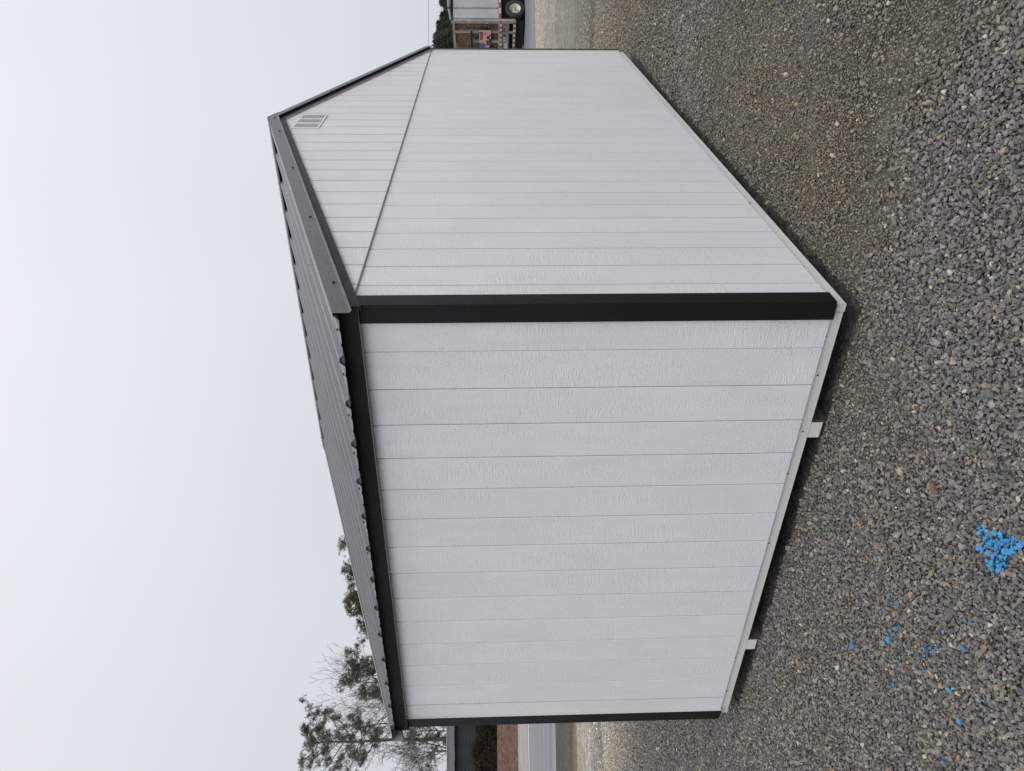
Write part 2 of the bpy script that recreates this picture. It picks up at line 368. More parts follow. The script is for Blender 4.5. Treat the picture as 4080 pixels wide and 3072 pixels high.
# boards of the short side wall
lg = [0.022] + [0.243 + 0.2041 * i for i in range(14)] + [DEP - 0.022]
lb = MB(); w_ = 0.2041 - 2 * GAPL; lb.prism([(GAPL, .0195), (GAPL + .003, 0.016), (GAPL + w_ - .003, 0.016), (GAPL + w_, .0195), (GAPL + w_, 0.0295), (GAPL, 0.0295)], 'z', SB, 2.212)
lb.V = [(y, x, z) for x, y, z in lb.V]; proto = None
for i in range(len(lg) - 1):
    a, c = lg[i], lg[i + 1]
    if 0 < i < len(lg) - 2:
        if proto is None: proto = groove_sides(lb.build('board', WL, lw), 1); proto.location = (0, a, 0)
        else: clone(proto, 'board', (0, a, 0), lw)
    else:
        b = MB(); b.box((0.016, a + GAPL, SB), (0.0295, c - GAPL, 2.212)); groove_sides(b.build('board', WL, lw), 1)
# plain sheets on the two hidden walls
b = MB(); b.prism([(0.02, SB), (WID - .02, SB), (WID - .02, zrake(WID) + .02), (MID, zrake(MID) + .02), (.02, zrake(0) + .02)], 'y', DEP - 0.0178, DEP - 0.004); b.build('siding_panel', M['white'], bw)
b = MB(); b.box((WID - .0178, 0.02, SB), (WID - .004, DEP - .02, 2.212)); b.build('siding_panel', M['white'], fwall)

# corner trim: each board its own part; inner edges carry the wall colour
BW = [M['black'], M['white_smooth']]
zt = 2.192
b = MB(); b.prism([(0.0, SB), (0.092, SB), (0.092, zrake(.092) - .001), (0, zrake(0) - .001)], 'y', 0.0, 0.0158); b.build('corner_trim', BW, shed)
b = MB(); b.box((0.0, 0.0162, SB - .004), (0.0158, 0.090, 2.2015)); b.build('corner_trim', BW, shed)
b = MB(); b.prism([(WID - .092, SB), (WID, SB), (WID, zrake(WID) - .001), (WID - .092, zrake(WID - .092) - .001)], 'y', 0.0, 0.0158); o = b.build('corner_trim', BW, shed)
for p_ in o.data.polygons:
    if p_.normal.x < -0.9: p_.material_index = 1
b = MB(); b.box((0.0, DEP - .092, SB), (0.0158, DEP, 2.2015), faces={'-y': 1}); b.build('corner_trim', BW, shed)
for (x0, x1, y0, y1) in ((WID - .0158, WID, .0162, .09), (WID - .0158, WID, DEP - .09, DEP), (0.0162, .09, DEP - .0158, DEP), (WID - .09, WID - .0162, DEP - .0158, DEP)):
    b = MB(); b.box((x0, y0, SB), (x1, y1, 2.19)); b.build('corner_trim', BW, shed)

# floor rim, skids
b = MB(); b.box((0.027, 0.027, 0.072), (WID - .027, 0.065, 0.150)); b.build('floor_rim', M['white_smooth'], shed)
b = MB(); b.box((0.029, 0.0690, 0.075), (0.067, DEP - 0.0668, 0.150)); b.build('floor_rim', M['white_smooth'], shed)
b = MB(); b.box((0.027, DEP - .065, 0.072), (WID - .027, DEP - .027, 0.150)); b.build('floor_rim', M['white_smooth'], shed)
b = MB(); b.box((WID - .067, 0.0668, 0.072), (WID - .029, DEP - 0.0668, 0.150)); b.build('floor_rim', M['white_smooth'], shed)
for y0 in (0.677, 2.333):                   # ends are cut back underneath, as on runners meant for dragging
    b = MB(); b.prism([(0.031, 0.0735), (0.031, 0.016), (0.075, -0.035), (WID - .08, -0.035), (WID - .04, 0.016), (WID - .04, 0.0735)], 'y', y0, y0 + .092)
    o = b.build('skid', [M['raw_wood'], M['white_smooth']], shed)
    for p_ in o.data.polygons:
        if p_.normal.x < -.95: p_.material_index = 1
for x in np.arange(.45, WID - .3, .41):
    b = MB(); b.box((x, .0665, .0745), (x + .038, DEP - .0665, .149)); b.build('floor_joist', M['raw_wood'], shed)
# set nails in the rim
nb = MB(); nb.lathe([(0, 0.0), (0, 0.0045), (0.002, 0.0045)], (0, 0, 0), 'y', 8); nail = None
for (x, z) in ((0.075, .139), (0.082, .118), (0.045, .140), (0.055, .112), (0.42, .12), (1.3, .11), (2.4, .125), (3.3, .115)):
    if nail is None: nail = nb.build('nail', M['screw'], shed); nail.location = (x, 0.0245, z)
    else: clone(nail, 'nail', (x, 0.0245, z), shed)
for (y, z) in ((0.19, .125), (0.40, .11), (.72, .125), (.73, .105), (1.0, .12), (1.5, .115), (2.0, .125), (2.5, .12), (2.85, .118)):
    clone(nail, 'nail', (0.0265, y, z), shed, (0, 0, -math.pi / 2))

# fascia and rake boards
b = MB(); b.box((-0.0182, 0.0165, 2.202), (-0.0006, DEP - 0.0165, 2.288), faces={'-z': 1}); b.build('fascia', [M['black_y'], M['primer']], shed)
b = MB(); b.box((WID + .0006, 0.0165, 2.202), (WID + 0.0182, DEP - 0.0165, 2.288)); b.build('fascia', [M['black_y'], M['primer']], shed)
for (ya, yb) in ((-0.005, 0.016), (DEP - 0.016, DEP + 0.005)):
    for sgn in (0, 1):
        ts = (-0.0185, MID - 0.0006) if sgn == 0 else (MID + 0.0006, WID + 0.0185)
        pts = [(ts[0], zrake(ts[0])), (ts[1], zrake(ts[1])), (ts[1], zrake(ts[1]) + .098), (ts[0], zrake(ts[0]) + .098)]
        b = MB(); b.prism(pts, 'y', ya, yb); o = b.build('rake_board', [M['black_x'], M['primer']], shed)
        for p_ in o.data.polygons:
            if p_.normal.z < -0.5: p_.material_index = 1
# vent: plate with real slots
b = MB(); x0, x1, z0, z1 = 2.846, 3.236, 2.880, 3.084; cols = [(2.872, 2.972), (3.004, 3.104), (3.133, 3.233 - .002)]
rows = [(2.899 + i * 0.01335, 2.899 + i * 0.01335 + 0.0072) for i in range(13)]
xe = [x0] + [q for c in cols for q in c] + [x1 + .006]; ze = [z0] + [q for r_ in rows for q in r_] + [z1]
for i in range(len(xe) - 1):
    if i % 2 == 0: b.box((xe[i], 0.0035, z0), (xe[i + 1], 0.0077, z1))
    else:
        for j in range(0, len(ze) - 1, 2):
            b.box((xe[i], 0.0035, ze[j]), (xe[i + 1], 0.0077, ze[j + 1]))
vent = b.build('vent', simple('vent_white', (0.76, 0.76, 0.76), 0.45, var=.04), shed)
b = MB()
for c in cols:
    for (za, zb_) in rows: b.quad([(c[0], 0.0073, za), (c[1], 0.0073, za), (c[1], 0.0081, zb_), (c[0], 0.0081, zb_)])
b.build('vent_slot_shade', M['dark_gap'], vent)  # black sheets stand in for the darkness behind the slots

# roof: sheets with ribs
roof = MB(); roof.prism([(0.02, zroof(0) - .034), (MID, zroof(MID) - .034), (WID - .02, zroof(0) - .034), (MID, zroof(MID) - .06)], 'y', 0.02, DEP - .02)
roof = roof.build('roof', M['raw_wood'], shed)
RIB0, RIBS = 0.2365, 0.2305
def rib_profile(y0, y1):
    prof = [(y0, 0.0)]; k = math.ceil((y0 - RIB0 - .03) / RIBS)
    while RIB0 + k * RIBS < y1:
        c = RIB0 + k * RIBS
        for (dy, dz) in ((-.030, 0), (-.0105, .0205), (.0105, .0205), (.030, 0), (RIBS / 3 - .012, 0), (RIBS / 3 - .006, .0036), (RIBS / 3 + .006, .0036), (RIBS / 3 + .012, 0),
                         (2 * RIBS / 3 - .012, 0), (2 * RIBS / 3 - .006, .0036), (2 * RIBS / 3 + .006, .0036), (2 * RIBS / 3 + .012, 0)):
            if y0 + 1e-4 < c + dy < y1 - 1e-4: prof.append((c + dy, dz))
        k += 1
    prof.append((y1, 0.0)); return sorted(prof)
def sheet(y0, y1, side):
    prof = rib_profile(y0, y1); t0 = -0.065; t1 = MID - .012; V = []; F = []; I = []; n_ = len(prof)
    for dz in (0, -0.0012):
        for t in (t0, t1):
            for (y, z) in prof:
                x = t if side == 0 else 2 * MID - t
                V.append((x, y, zroof(t) - 0.0235 + z + dz))
    for i in range(n_ - 1):
        F.append((i, i + 1, n_ + i + 1, n_ + i)); I.append(0)
        F.append((2 * n_ + i + 1, 2 * n_ + i, 3 * n_ + i, 3 * n_ + i + 1)); I.append(1)
        F.append((i + 1, i, 2 * n_ + i, 2 * n_ + i + 1)); I.append(0)
    if side: F = [tuple(reversed(f)) for f in F]
    return mesh('roof_sheet', V, F, [M['roof'], M['roof_back']], I, roof)
edges = [-0.003, 0.35, 1.272, 2.194, DEP + 0.003]
for side in (0, 1):
    for i in range(4): sheet(edges[i] + (.0004 if i else 0), edges[i + 1], side)
# foam closures under the ribs at the eave
k = 0; clos = None
cb = MB(); cb.prism([(-.028, -.001), (-.0098, .0170), (.0098, .0170), (.028, -.001)], 'x', 0, 0.02); 
for k in range(0, 13):
    yc = RIB0 + k * RIBS
    if clos is None: clos = cb.build('foam_closure', simple('foam_grey', (0.30, 0.30, 0.295), 0.9), roof); clos.location = (-0.050, yc, zroof(-0.050) - .0252)
    else: clone(clos, 'foam_closure', (-0.050, yc, zroof(-0.050) - .0252), roof)
# rake trim: flange on the ribs, face, kicked-out hem
def rake_trim(side, back):
    t0, t1 = -0.086, MID; sec = [(0.072, -0.0005), (-0.0095, 0.0015), (-0.0100, -0.070), (-0.0235, -0.080)]
    V = []; F = []; I = []
    for th in (0, 1):
        for t in (t0, t1):
            for (y, z) in sec:
                yy = y + th * .0012 if z < -.01 or y < 0 else y
                zz = z - th * .0012
                x = t if side == 0 else 2 * MID - t
                V.append((x, yy if not back else DEP - yy, zroof(t) + zz))
    n_ = 4
    for i in range(n_ - 1):
        F += [(i, i + 1, n_ + i + 1, n_ + i), (2 * n_ + i, 2 * n_ + i + 1, 3 * n_ + i + 1, 3 * n_ + i), (i, i + 1, 2 * n_ + i + 1, 2 * n_ + i), (n_ + i, n_ + i + 1, 3 * n_ + i + 1, 3 * n_ + i)]
        I += [0, 1, 0, 0]
    F += [(0, n_, 3 * n_, 2 * n_), (n_ - 1, 2 * n_ - 1, 4 * n_ - 1, 3 * n_ - 1)]; I += [0, 0]
    return mesh('rake_trim', V, F, [M['trim_metal'], M['roof_back']], I, roof)
M['trim_metal'] = metal_paint('charcoal_trim_metal', (0.100, 0.100, 0.104), 0.36)
for side in (0, 1):
    for back in (0, 1): rake_trim(side, back)
# ridge cap
V = []; F = []
for y in (-0.011, DEP + 0.011):
    for (d, z) in ((-.150, -.0035), (-.148, .0065), (0, .008), (.148, .0065), (.150, -.0035)):
        V.append((MID + d, y, zroof(MID) - SLOPE * abs(d) + z))
for z_ in (0,):
    F = [(i, i + 1, 6 + i, 5 + i) for i in range(4)]
V += [(x, y, z - .0014) for x, y, z in V]
F += [(10 + i + 1, 10 + i, 15 + i, 16 + i) for i in range(4)] + [(i, i + 1, 11 + i, 10 + i) for i in range(4)] + [(5 + i, 6 + i, 16 + i, 15 + i) for i in range(4)] + [(0, 5, 15, 10), (4, 9, 19, 14)]
mesh('ridge_cap', V, F, M['trim_metal'], None, roof)
for q in (-1, 1):
    b = MB(); xc = MID + q * .085; b.box((xc - .012, 0.0, zroof(MID - .085) - .026), (xc + .012, DEP, zroof(MID - .085) + .003)); b.build('ridge_gap_shade', M['dark_gap'], roof)  # black strips added to paint the shade in the gaps under the cap
# roof screws
sb = MB(); sb.lathe([(0, 0.0), (0, .0085), (.0015, .0085), (.0015, .0048), (.0065, .0048), (.0065, 0)], (0, 0, 0), 'z', 8); sc_o = None
sl_ang = math.atan(SLOPE)
for t in (0.03, 0.62, 1.22, 1.82, 2.42):
    for k in range(-1, 12):
        y = RIB0 + (k + 0.56) * RIBS
        if y > DEP - .05 or (t > 0.1 and (k + int(t * 2)) % 2): continue
        loc = (t, y, zroof(t) - .0235)
        if sc_o is None: sc_o = sb.build('screw', M['screw'], roof); sc_o.location = loc; sc_o.rotation_euler = (0, -sl_ang, 0)
        else: clone(sc_o, 'screw', loc, roof, (0, -sl_ang, 0))
for t in (0.20, 1.0, 1.85, 2.7, 3.09, 4.0, 5.0, 6.0):
    clone(sc_o, 'screw', (t, -0.0098, zroof(t) - .050), roof, (math.pi / 2, 0, 0))
for k in range(0, 13):
    clone(sc_o, 'screw', (MID - .125, RIB0 + k * RIBS, zroof(MID - .125) + .0035), roof, (0, -sl_ang, 0))

# ------------------------------------------------------------------ gravel: loose stones (stuff)
def stone_mesh(i):
    r_ = np.random.default_rng(100 + i); n_ = 15
    p = r_.normal(size=(n_, 3)); p /= np.linalg.norm(p, axis=1)[:, None]; p *= r_.uniform(0.82, 1.08, (n_, 1)); p *= np.array([1.0, r_.uniform(.62, .9), r_.uniform(.45, .75)])
    bm = bmesh.new()
    for q in p: bm.verts.new(q)
    res = bmesh.ops.convex_hull(bm, input=bm.verts)
    for v in [g for g in res['geom_interior'] if isinstance(g, bmesh.types.BMVert)]: bm.verts.remove(v)
    me = bpy.data.meshes.new('stone'); bm.to_mesh(me); bm.free(); return me
sm = NB('crushed_stone'); sm.set(Roughness=0.8)
at = sm.n("ShaderNodeAttribute", attribute_type='INSTANCER', attribute_name='col')
pos = sm.geo_pos(); g1 = sm.noise(pos, 420, 2, 0.7); g2 = sm.noise(pos, 110, 3, 0.6)
gg = sm.math('MULTIPLY', sm.mr(g1, 0.3, 0.7, 0.62, 1.38), sm.mr(g2, 0.3, 0.7, 0.75, 1.25))
sv = sm.n("ShaderNodeVectorMath", operation='SCALE'); sm.l(at.outputs['Color'], sv.inputs[0]); sm.l(gg, sv.inputs[3]); sm.col(sv.outputs[0])
sm.nrm(sm.bump(sm.math('ADD', g1, g2), 0.6, 0.0025))
STC = bpy.data.collections.new('stone_shapes')
for i in range(12):
    me = stone_mesh(i); me.materials.append(sm.m); STC.objects.link(bpy.data.objects.new('stone', me))

def gn_scatter():
    ng = bpy.data.node_groups.new('scatter_stones', 'GeometryNodeTree')
    ng.interface.new_socket('Geometry', in_out='INPUT', socket_type='NodeSocketGeometry'); ng.interface.new_socket('Geometry', in_out='OUTPUT', socket_type='NodeSocketGeometry')
    N = ng.nodes.new; gi = N('NodeGroupInput'); go = N('NodeGroupOutput'); iop = N('GeometryNodeInstanceOnPoints'); ci = N('GeometryNodeCollectionInfo')
    ci.inputs['Collection'].default_value = STC; ci.inputs['Separate Children'].default_value = True; ci.inputs['Reset Children'].default_value = True
    def na(name, ty):
        q = N('GeometryNodeInputNamedAttribute'); q.data_type = ty; q.inputs['Name'].default_value = name; return q.outputs['Attribute']
    k = ng.links.new
    k(gi.outputs[0], iop.inputs['Points']); k(ci.outputs[0], iop.inputs['Instance']); iop.inputs['Pick Instance'].default_value = True
    k(na('pick', 'INT'), iop.inputs['Instance Index'])
    e2r = N('FunctionNodeEulerToRotation'); k(na('rot', 'FLOAT_VECTOR'), e2r.inputs[0]); k(e2r.outputs[0], iop.inputs['Rotation'])
    k(na('scl', 'FLOAT_VECTOR'), iop.inputs['Scale']); k(iop.outputs[0], go.inputs[0]); return ng
GN = gn_scatter()
def scatter(name, P, R_, C_, flat=1.0):
    n_ = len(P); me = bpy.data.meshes.new(name); me.vertices.add(n_); me.vertices.foreach_set('co', P.astype(np.float32).ravel())
    a = me.attributes.new('rot', 'FLOAT_VECTOR', 'POINT'); rot = np.stack([rng.uniform(-.9, .9, n_), rng.uniform(-.9, .9, n_), rng.uniform(0, 6.28, n_)], 1); a.data.foreach_set('vector', rot.astype(np.float32).ravel())
    a = me.attributes.new('scl', 'FLOAT_VECTOR', 'POINT'); s_ = R_[:, None] * rng.uniform(.8, 1.2, (n_, 3)); a.data.foreach_set('vector', s_.astype(np.float32).ravel())
    a = me.attributes.new('pick', 'INT', 'POINT'); a.data.foreach_set('value', rng.integers(0, 12, n_).astype(np.int32))
    a = me.attributes.new('col', 'FLOAT_COLOR', 'POINT'); a.data.foreach_set('color', np.concatenate([C_, np.ones((n_, 1))], 1).astype(np.float32).ravel())
    o = bpy.data.objects.new(name, me); COL.objects.link(o); md = o.modifiers.new('scatter', 'NODES'); md.node_group = GN
    return o
def shed_local(P): d = P - np.array([SHED.x, SHED.y]); return d @ GX, d @ LX
# smooth value noise for patches of coarse and fine stone
_lat = rng.uniform(0, 1, (64, 64))
def vnoise(P, s):
    q = P * s + 100.0; i = np.floor(q).astype(int); f_ = q - i; f_ = f_ * f_ * (3 - 2 * f_); a = lambda dx, dy: _lat[(i[:, 0] + dx) % 64, (i[:, 1] + dy) % 64]
    return (a(0, 0) * (1 - f_[:, 0]) + a(1, 0) * f_[:, 0]) * (1 - f_[:, 1]) + (a(0, 1) * (1 - f_[:, 0]) + a(1, 1) * f_[:, 0]) * f_[:, 1]
def wedge(r0_, r1_, pitch, half=0.80):
    x = np.arange(-r1_ * math.sin(half), r1_ * math.sin(half), pitch); y = np.arange(0.8, r1_, pitch)
    X, Y = np.meshgrid(x, y); P = np.stack([X.ravel(), Y.ravel()], 1)
    P += rng.uniform(-.5, .5, P.shape) * pitch * 1.1
    rr = np.hypot(P[:, 0], P[:, 1]); an = np.abs(np.arctan2(P[:, 0], P[:, 1])); P = P[(rr > r0_) & (rr < r1_) & (an < half)]
    t, l = shed_local(P); return P[~((t > 0.045) & (t < WID - .045) & (l > 0.045) & (l < DEP - .045))]
PAL = np.array([[.186, .177, .167], [.150, .143, .137], [.228, .219, .207], [.121, .116, .112], [.086, .084, .083], [.190, .168, .140], [.152, .130, .103], [.140, .144, .150],
                [.30, .225, .150], [.31, .19, .105], [.42, .35, .27], [.46, .41, .35], [.38, .27, .21]])
PW = np.array([.20, .18, .15, .14, .10, .095, .07, .02, .022, .007, .012, .008, .007]); PW /= PW.sum()
def colours(n_, brown):
    c = PAL[rng.choice(len(PAL), n_, p=PW)] * rng.uniform(.8, 1.2, (n_, 1))
    return c * (1 - brown[:, None]) + (c * np.array([1.07, .975, .83]) + np.array([.008, .005, 0])) * brown[:, None]
BLUE = []                                    # spilled marking paint: dense core by the camera, flecks trailing to the shed
def blue_amount(P):
    a = np.zeros(len(P))
    core = np.array([[-0.545, 2.36], [-0.555, 2.41], [-0.60, 2.40], [-0.53, 2.30], [-0.51, 2.25], [-0.575, 2.36], [-.515, 2.20], [-.51, 2.14], [-.51, 2.45]]); rad = [.050, .045, .035, .034, .026, .045, .026, .026, .022]
    for c, r_ in zip(core, rad): a = np.maximum(a, (np.hypot(*(P - c).T) + .02 * (vnoise(P, 30) - .5) < r_).astype(float))
    return a
def coarse_mask(P):
    rr = np.hypot(P[:, 0] * 0.8, P[:, 1]); n_ = vnoise(P, 1.3) * .6 + vnoise(P, 3.1) * .4
    a = np.clip((3.10 + 1.0 * (n_ - .5) - rr - 0.30 * (P[:, 0] > 0.3) * (P[:, 0] - .3)) / 0.5, 0, 1)
    band = np.clip(1 - np.abs(P[:, 1] - (5.4 + .2 * P[:, 0])) / 1.6, 0, 1) * (P[:, 0] > 1.2) * np.clip(n_ * 2.2 - .5, 0, 1)
    left = np.clip((-P[:, 0] + .1) / .6, 0, 1) * (.55 + .45 * n_)
    return np.maximum(a, np.maximum(band * .9, left))
allP, allR, allC = [], [], []
bP, bR = [], []
def add(P, rad, lift):
    br = np.clip((1 - coarse_mask(P)) * .75 * (0.45 + vnoise(P, .9)), 0, 1)
    z = gz_np(P[:, 1]) - .014 + rad * lift + 0.008 * (vnoise(P, 4) - .5)
    C_ = colours(len(P), br); ba = blue_amount(P)
    pale = np.where(P[:, 0] < -2.5, 1 + 1.25 * np.clip((P[:, 1] - 8.3) / 3.5, 0, 1), 1 + .45 * np.clip((P[:, 1] - 8.5) / 5, 0, 1))
    C_ = C_ * pale[:, None] * (1 + (pale[:, None] - 1) * np.array([.06, .02, -.04]))      # dustier, paler stone towards the road
    k = (ba > .5) & (rng.uniform(size=len(P)) < .93)
    # flecks
    fx = np.clip(1 - np.hypot((P[:, 0] + 0.95) / .62, (P[:, 1] - 3.0) / .95), 0, 1)
    fl = (rng.uniform(size=len(P)) < fx * .030 * (rad > .0064) * (vnoise(P, 6.0) > .5)) & (shed_local(P)[0] < -.02)
    m_ = k | fl
    P3 = np.concatenate([P, z[:, None]], 1)
    bP.append(P3[m_]); bR.append(rad[m_])
    allP.append(P3[~m_]); allR.append(rad[~m_]); allC.append(C_[~m_])
P = wedge(1.6, 6.6, .0128, .72); cmk = coarse_mask(P); add(P, rng.uniform(.0050, .0082, len(P)) * (1 + .35 * cmk), .42 + .12 * cmk)
P = wedge(1.6, 7.5, .0235); cmk = coarse_mask(P); P = P[rng.uniform(size=len(P)) < cmk * .85 + .13]; add(P, .0095 + .0095 * rng.beta(1.4, 3, len(P)), .75)
P = wedge(1.6, 6.5, .085); cmk = coarse_mask(P); P = P[rng.uniform(size=len(P)) < .07 + cmk * .42]; add(P, .015 + .009 * rng.beta(1.3, 3, len(P)), .8)
P = wedge(6.4, 13.5, .0240, .70); add(P, rng.uniform(.0085, .0150, len(P)), .5)
P = wedge(6.5, 16, .12, .70); add(P, rng.uniform(.014, .024, len(P)), .6)
tag(scatter('gravel', np.concatenate(allP), np.concatenate(allR), np.concatenate(allC)), 'loose grey crushed stone gravel spread over the yard', 'gravel', kind='stuff')
bp3 = np.concatenate(bP); br3 = np.concatenate(bR)
bc = np.array([[.055, .265, .53]]) * rng.uniform(.75, 1.15, (len(bp3), 1)) * rng.uniform(.9, 1.1, (len(bp3), 3))
bp3[:, 2] += .002
tag(scatter('painted_gravel', bp3, br3, bc), 'bright blue paint sprayed gravel patch with scattered blue flecks', 'painted gravel', kind='stuff')

# a few dead leaves and twigs on the stones
lm = simple('dead_leaf', (0.16, 0.075, 0.045), 0.8, var=.3, vs=30)
def leaf_mesh():
    V = [(0, 0, 0), (.012, .008, .004), (.03, .011, .007), (.05, 0, .002), (.03, -.011, .008), (.012, -.008, .004)]
    V2 = [(x, y, z - .0008) for x, y, z in V]; b = MB(); b.quad(V); b.quad(list(reversed(V2)))
    for i in range(6): j = (i + 1) % 6; b.quad([V[i], V2[i], V2[j], V[j]])
    return b
tw = simple('twig_bark', (0.20, 0.15, 0.10), 0.85)
lp = None
for (x, y, a_, lab) in ((-.42, 2.66, .4, 'curled brown dead leaf on the grey gravel between the blue patch and the shed'), (-1.02, 2.3, 4.0, 'curled brown dead leaf on the gravel in the corner beyond the blue paint'), (.72, 2.52, 2.6, 'curled brown dead leaf on the coarse gravel in front of the gable wall')):
    if lp is None: lp = leaf_mesh().build('dead_leaf', lm); lo = lp
    else: lo = lp.copy(); COL.objects.link(lo)
    lo.location = (x, y, .014); lo.rotation_euler = (.25, -.2, a_); tag(lo, lab, 'leaf', 'dead leaves on the gravel')
tp = None
for (x, y, a_, s_, lab) in ((-.28, 2.75, 1.2, 1, 'thin pale dry twig on the gravel nearest the black corner trim'), (-.9, 3.05, 2.4, 1.2, 'thin pale dry twig on the gravel among the blue flecks')):
    if tp is None:
        b = MB(); b.tube((0, 0, 0), (.05, .004, .004), .0016, .0014, 5, caps=True); b.tube((.05, .004, .004), (.10, -.004, .002), .0014, .0009, 5, caps=True); tp = b.build('twig', tw); to = tp
    else: to = tp.copy(); COL.objects.link(to)
    to.location = (x, y, .015); to.scale = (s_,) * 3; to.rotation_euler = (0, .05, a_); tag(to, lab, 'twig', 'twigs on the gravel')

# ------------------------------------------------------------------ the chip trailer on the road
TX = Vector((18.12, 36.75, RZ + .004)); tr = empty('chip_trailer', TX, math.radians(15.0))
tag(tr, 'grey bark chip trailer parked on the road with rolled tarp and red and white tape', 'trailer')
alu = simple('dull_aluminium', (0.42, 0.43, 0.44), 0.42, 0.25, var=.18, vs=.8); dk = simple('frame_grey', (0.20, 0.19, 0.18), 0.6, .1, var=.3)
fr = simple('frame_light', (0.27, 0.245, 0.22), 0.6, var=.3); dark = simple('shadow_steel', (0.006, 0.006, 0.006), 0.85)
red = simple('tape_red', (0.26, 0.025, 0.03), 0.5, var=.25); wht = simple('tape_white', (0.50, 0.48, 0.46), 0.5, var=.2); amb = simple('amber_lens', (0.6, 0.2, 0.02), 0.3)
TL, TWD = 13.0, 2.6
b = MB(); b.box((1.0, 0.06, 1.27), (TL, TWD, 3.64)); b.box((0.12, 0.06, 1.27), (1.0, 0.10, 3.64)); b.box((0.12, TWD - .04, 1.27), (1.0, TWD, 3.64)); b.box((0.12, .1005, 1.27), (.9995, TWD - .0405, 1.33)); b.build('body', alu, tr)
pn = None
b = MB(); b.box((0, 0.012, 1.36), (0.60, 0.058, 3.60))
for i in range(20):
    x = 0.16 + i * .63
    if pn is None: pn = b.build('side_panel', alu, tr); pn.location = (x, 0, 0)
    else: clone(pn, 'side_panel', (x, 0, 0), tr)
rb = MB(); rb.box((0, -0.03, 1.36), (0.055, 0.03, 3.60)); rp = None
for i in range(20):
    x = 0.125 + i * .63 + .61
    if rp is None: rp = rb.build('side_rib', fr, tr); rp.location = (x, 0, 0)
    else: clone(rp, 'side_rib', (x, 0, 0), tr)
b = MB(); b.box((0.0, -0.012, 1.20), (TL, 0.10, 1.355)); b.build('bottom_rail', fr, tr)
b = MB(); b.box((0.0, -0.012, 3.602), (TL, 0.10, 3.70)); b.build('top_rail', dark, tr)
b = MB(); n_ = 10
b.lathe([(0, 0.0)] + [(0, .085), (.25, .10), (4, .11), (9, .10), (TL - .8, .09), (TL - .8, 0)], (0, 0, 0), 'z', 10)
tb = b.build('rolled_tarp', simple('tarp_grey', (0.17, 0.19, 0.21), 0.5, var=.25, vs=2), tr, True); tb.rotation_euler = (0, math.pi / 2, 0); tb.location = (0.75, -0.03, 3.79)
b = MB(); b.tube((0.02, .02, 3.70), (0.80, -.02, 3.80), .05, .09, 8); b.build('tarp_end', simple('tarp_end_grey', (0.16, 0.18, 0.2), .5), tr)
for i, x in enumerate((.62, 3.2, 6.0)):
    b = MB(); b.tube((x, -.15, 3.70), (x, -.15, 3.92), .03, .03, 6, caps=True); b.build('tarp_strap', dark, tr)
# rear frame (plane x = 0), left side of the trailer is +y
b = MB(); b.box((-0.02, 0.0, 0.50), (0.11, 0.17, 3.70)); b.build('rear_post', fr, tr)
b = MB(); b.box((-0.02, TWD - .15, 0.50), (0.11, TWD, 3.62)); b.build('rear_post', fr, tr)
b = MB(); b.box((-0.02, 0.172, 3.52), (0.11, TWD - .152, 3.64)); b.build('rear_header', fr, tr)
b = MB(); b.box((-0.02, 0.172, 1.15), (0.11, TWD - .152, 1.34)); b.build('rear_sill', fr, tr)
for (ya, yb, za, zb_) in ((.70, .84, 1.342, 3.518), (1.38, 1.52, 1.342, 2.66), (2.03, 2.14, 1.342, 3.518)):
    b = MB(); b.box((-0.015, ya, za), (0.09, yb, zb_)); b.build('door_bar', fr, tr)
b = MB(); b.box((-0.05, .66, 2.66), (-0.021, TWD - .10, 2.73)); b.build('lock_bar', dark, tr)
cm_ = NB('bark_chips'); cm_.set(Roughness=.95); cp = cm_.coord()
cc_ = cm_.voro(cp, 16, 'F1', 'Color'); cs = cm_.n("ShaderNodeSeparateColor"); cm_.l(cc_, cs.inputs[0])
zz = cm_.n("ShaderNodeSeparateXYZ"); cm_.l(cp, zz.inputs[0])
cm_.col(cm_.mix(cm_.mr(zz.outputs['Z'], 2.5, 2.9, 0, .75), cm_.ramp(cs.outputs[0], [(0, (.035, .026, .019)), (.5, (.10, .072, .052)), (1, (.20, .14, .095))]), cm_.ramp(cs.outputs[0], [(0, (.055, .032, .020)), (.5, (.17, .092, .050)), (1, (.28, .155, .085))])))
cm_.nrm(cm_.bump(cm_.voro(cp, 16), 1, .05))
V = []; nn = 26
for j in range(nn):
    for i in range(nn):
        y = .18 + (TWD - .34) * i / (nn - 1); z = 1.34 + 2.18 * j / (nn - 1)
        slump = .06 + max(0, z - 2.9) * .9 * max(0, (y - 1.4))
        V.append((0.055 + slump * .5 + random.uniform(0, .03), y, z))
mesh('bark_load', V, [(j * nn + i, j * nn + i + 1, (j + 1) * nn + i + 1, (j + 1) * nn + i) for j in range(nn - 1) for i in range(nn - 1)], cm_.m, None, tr)
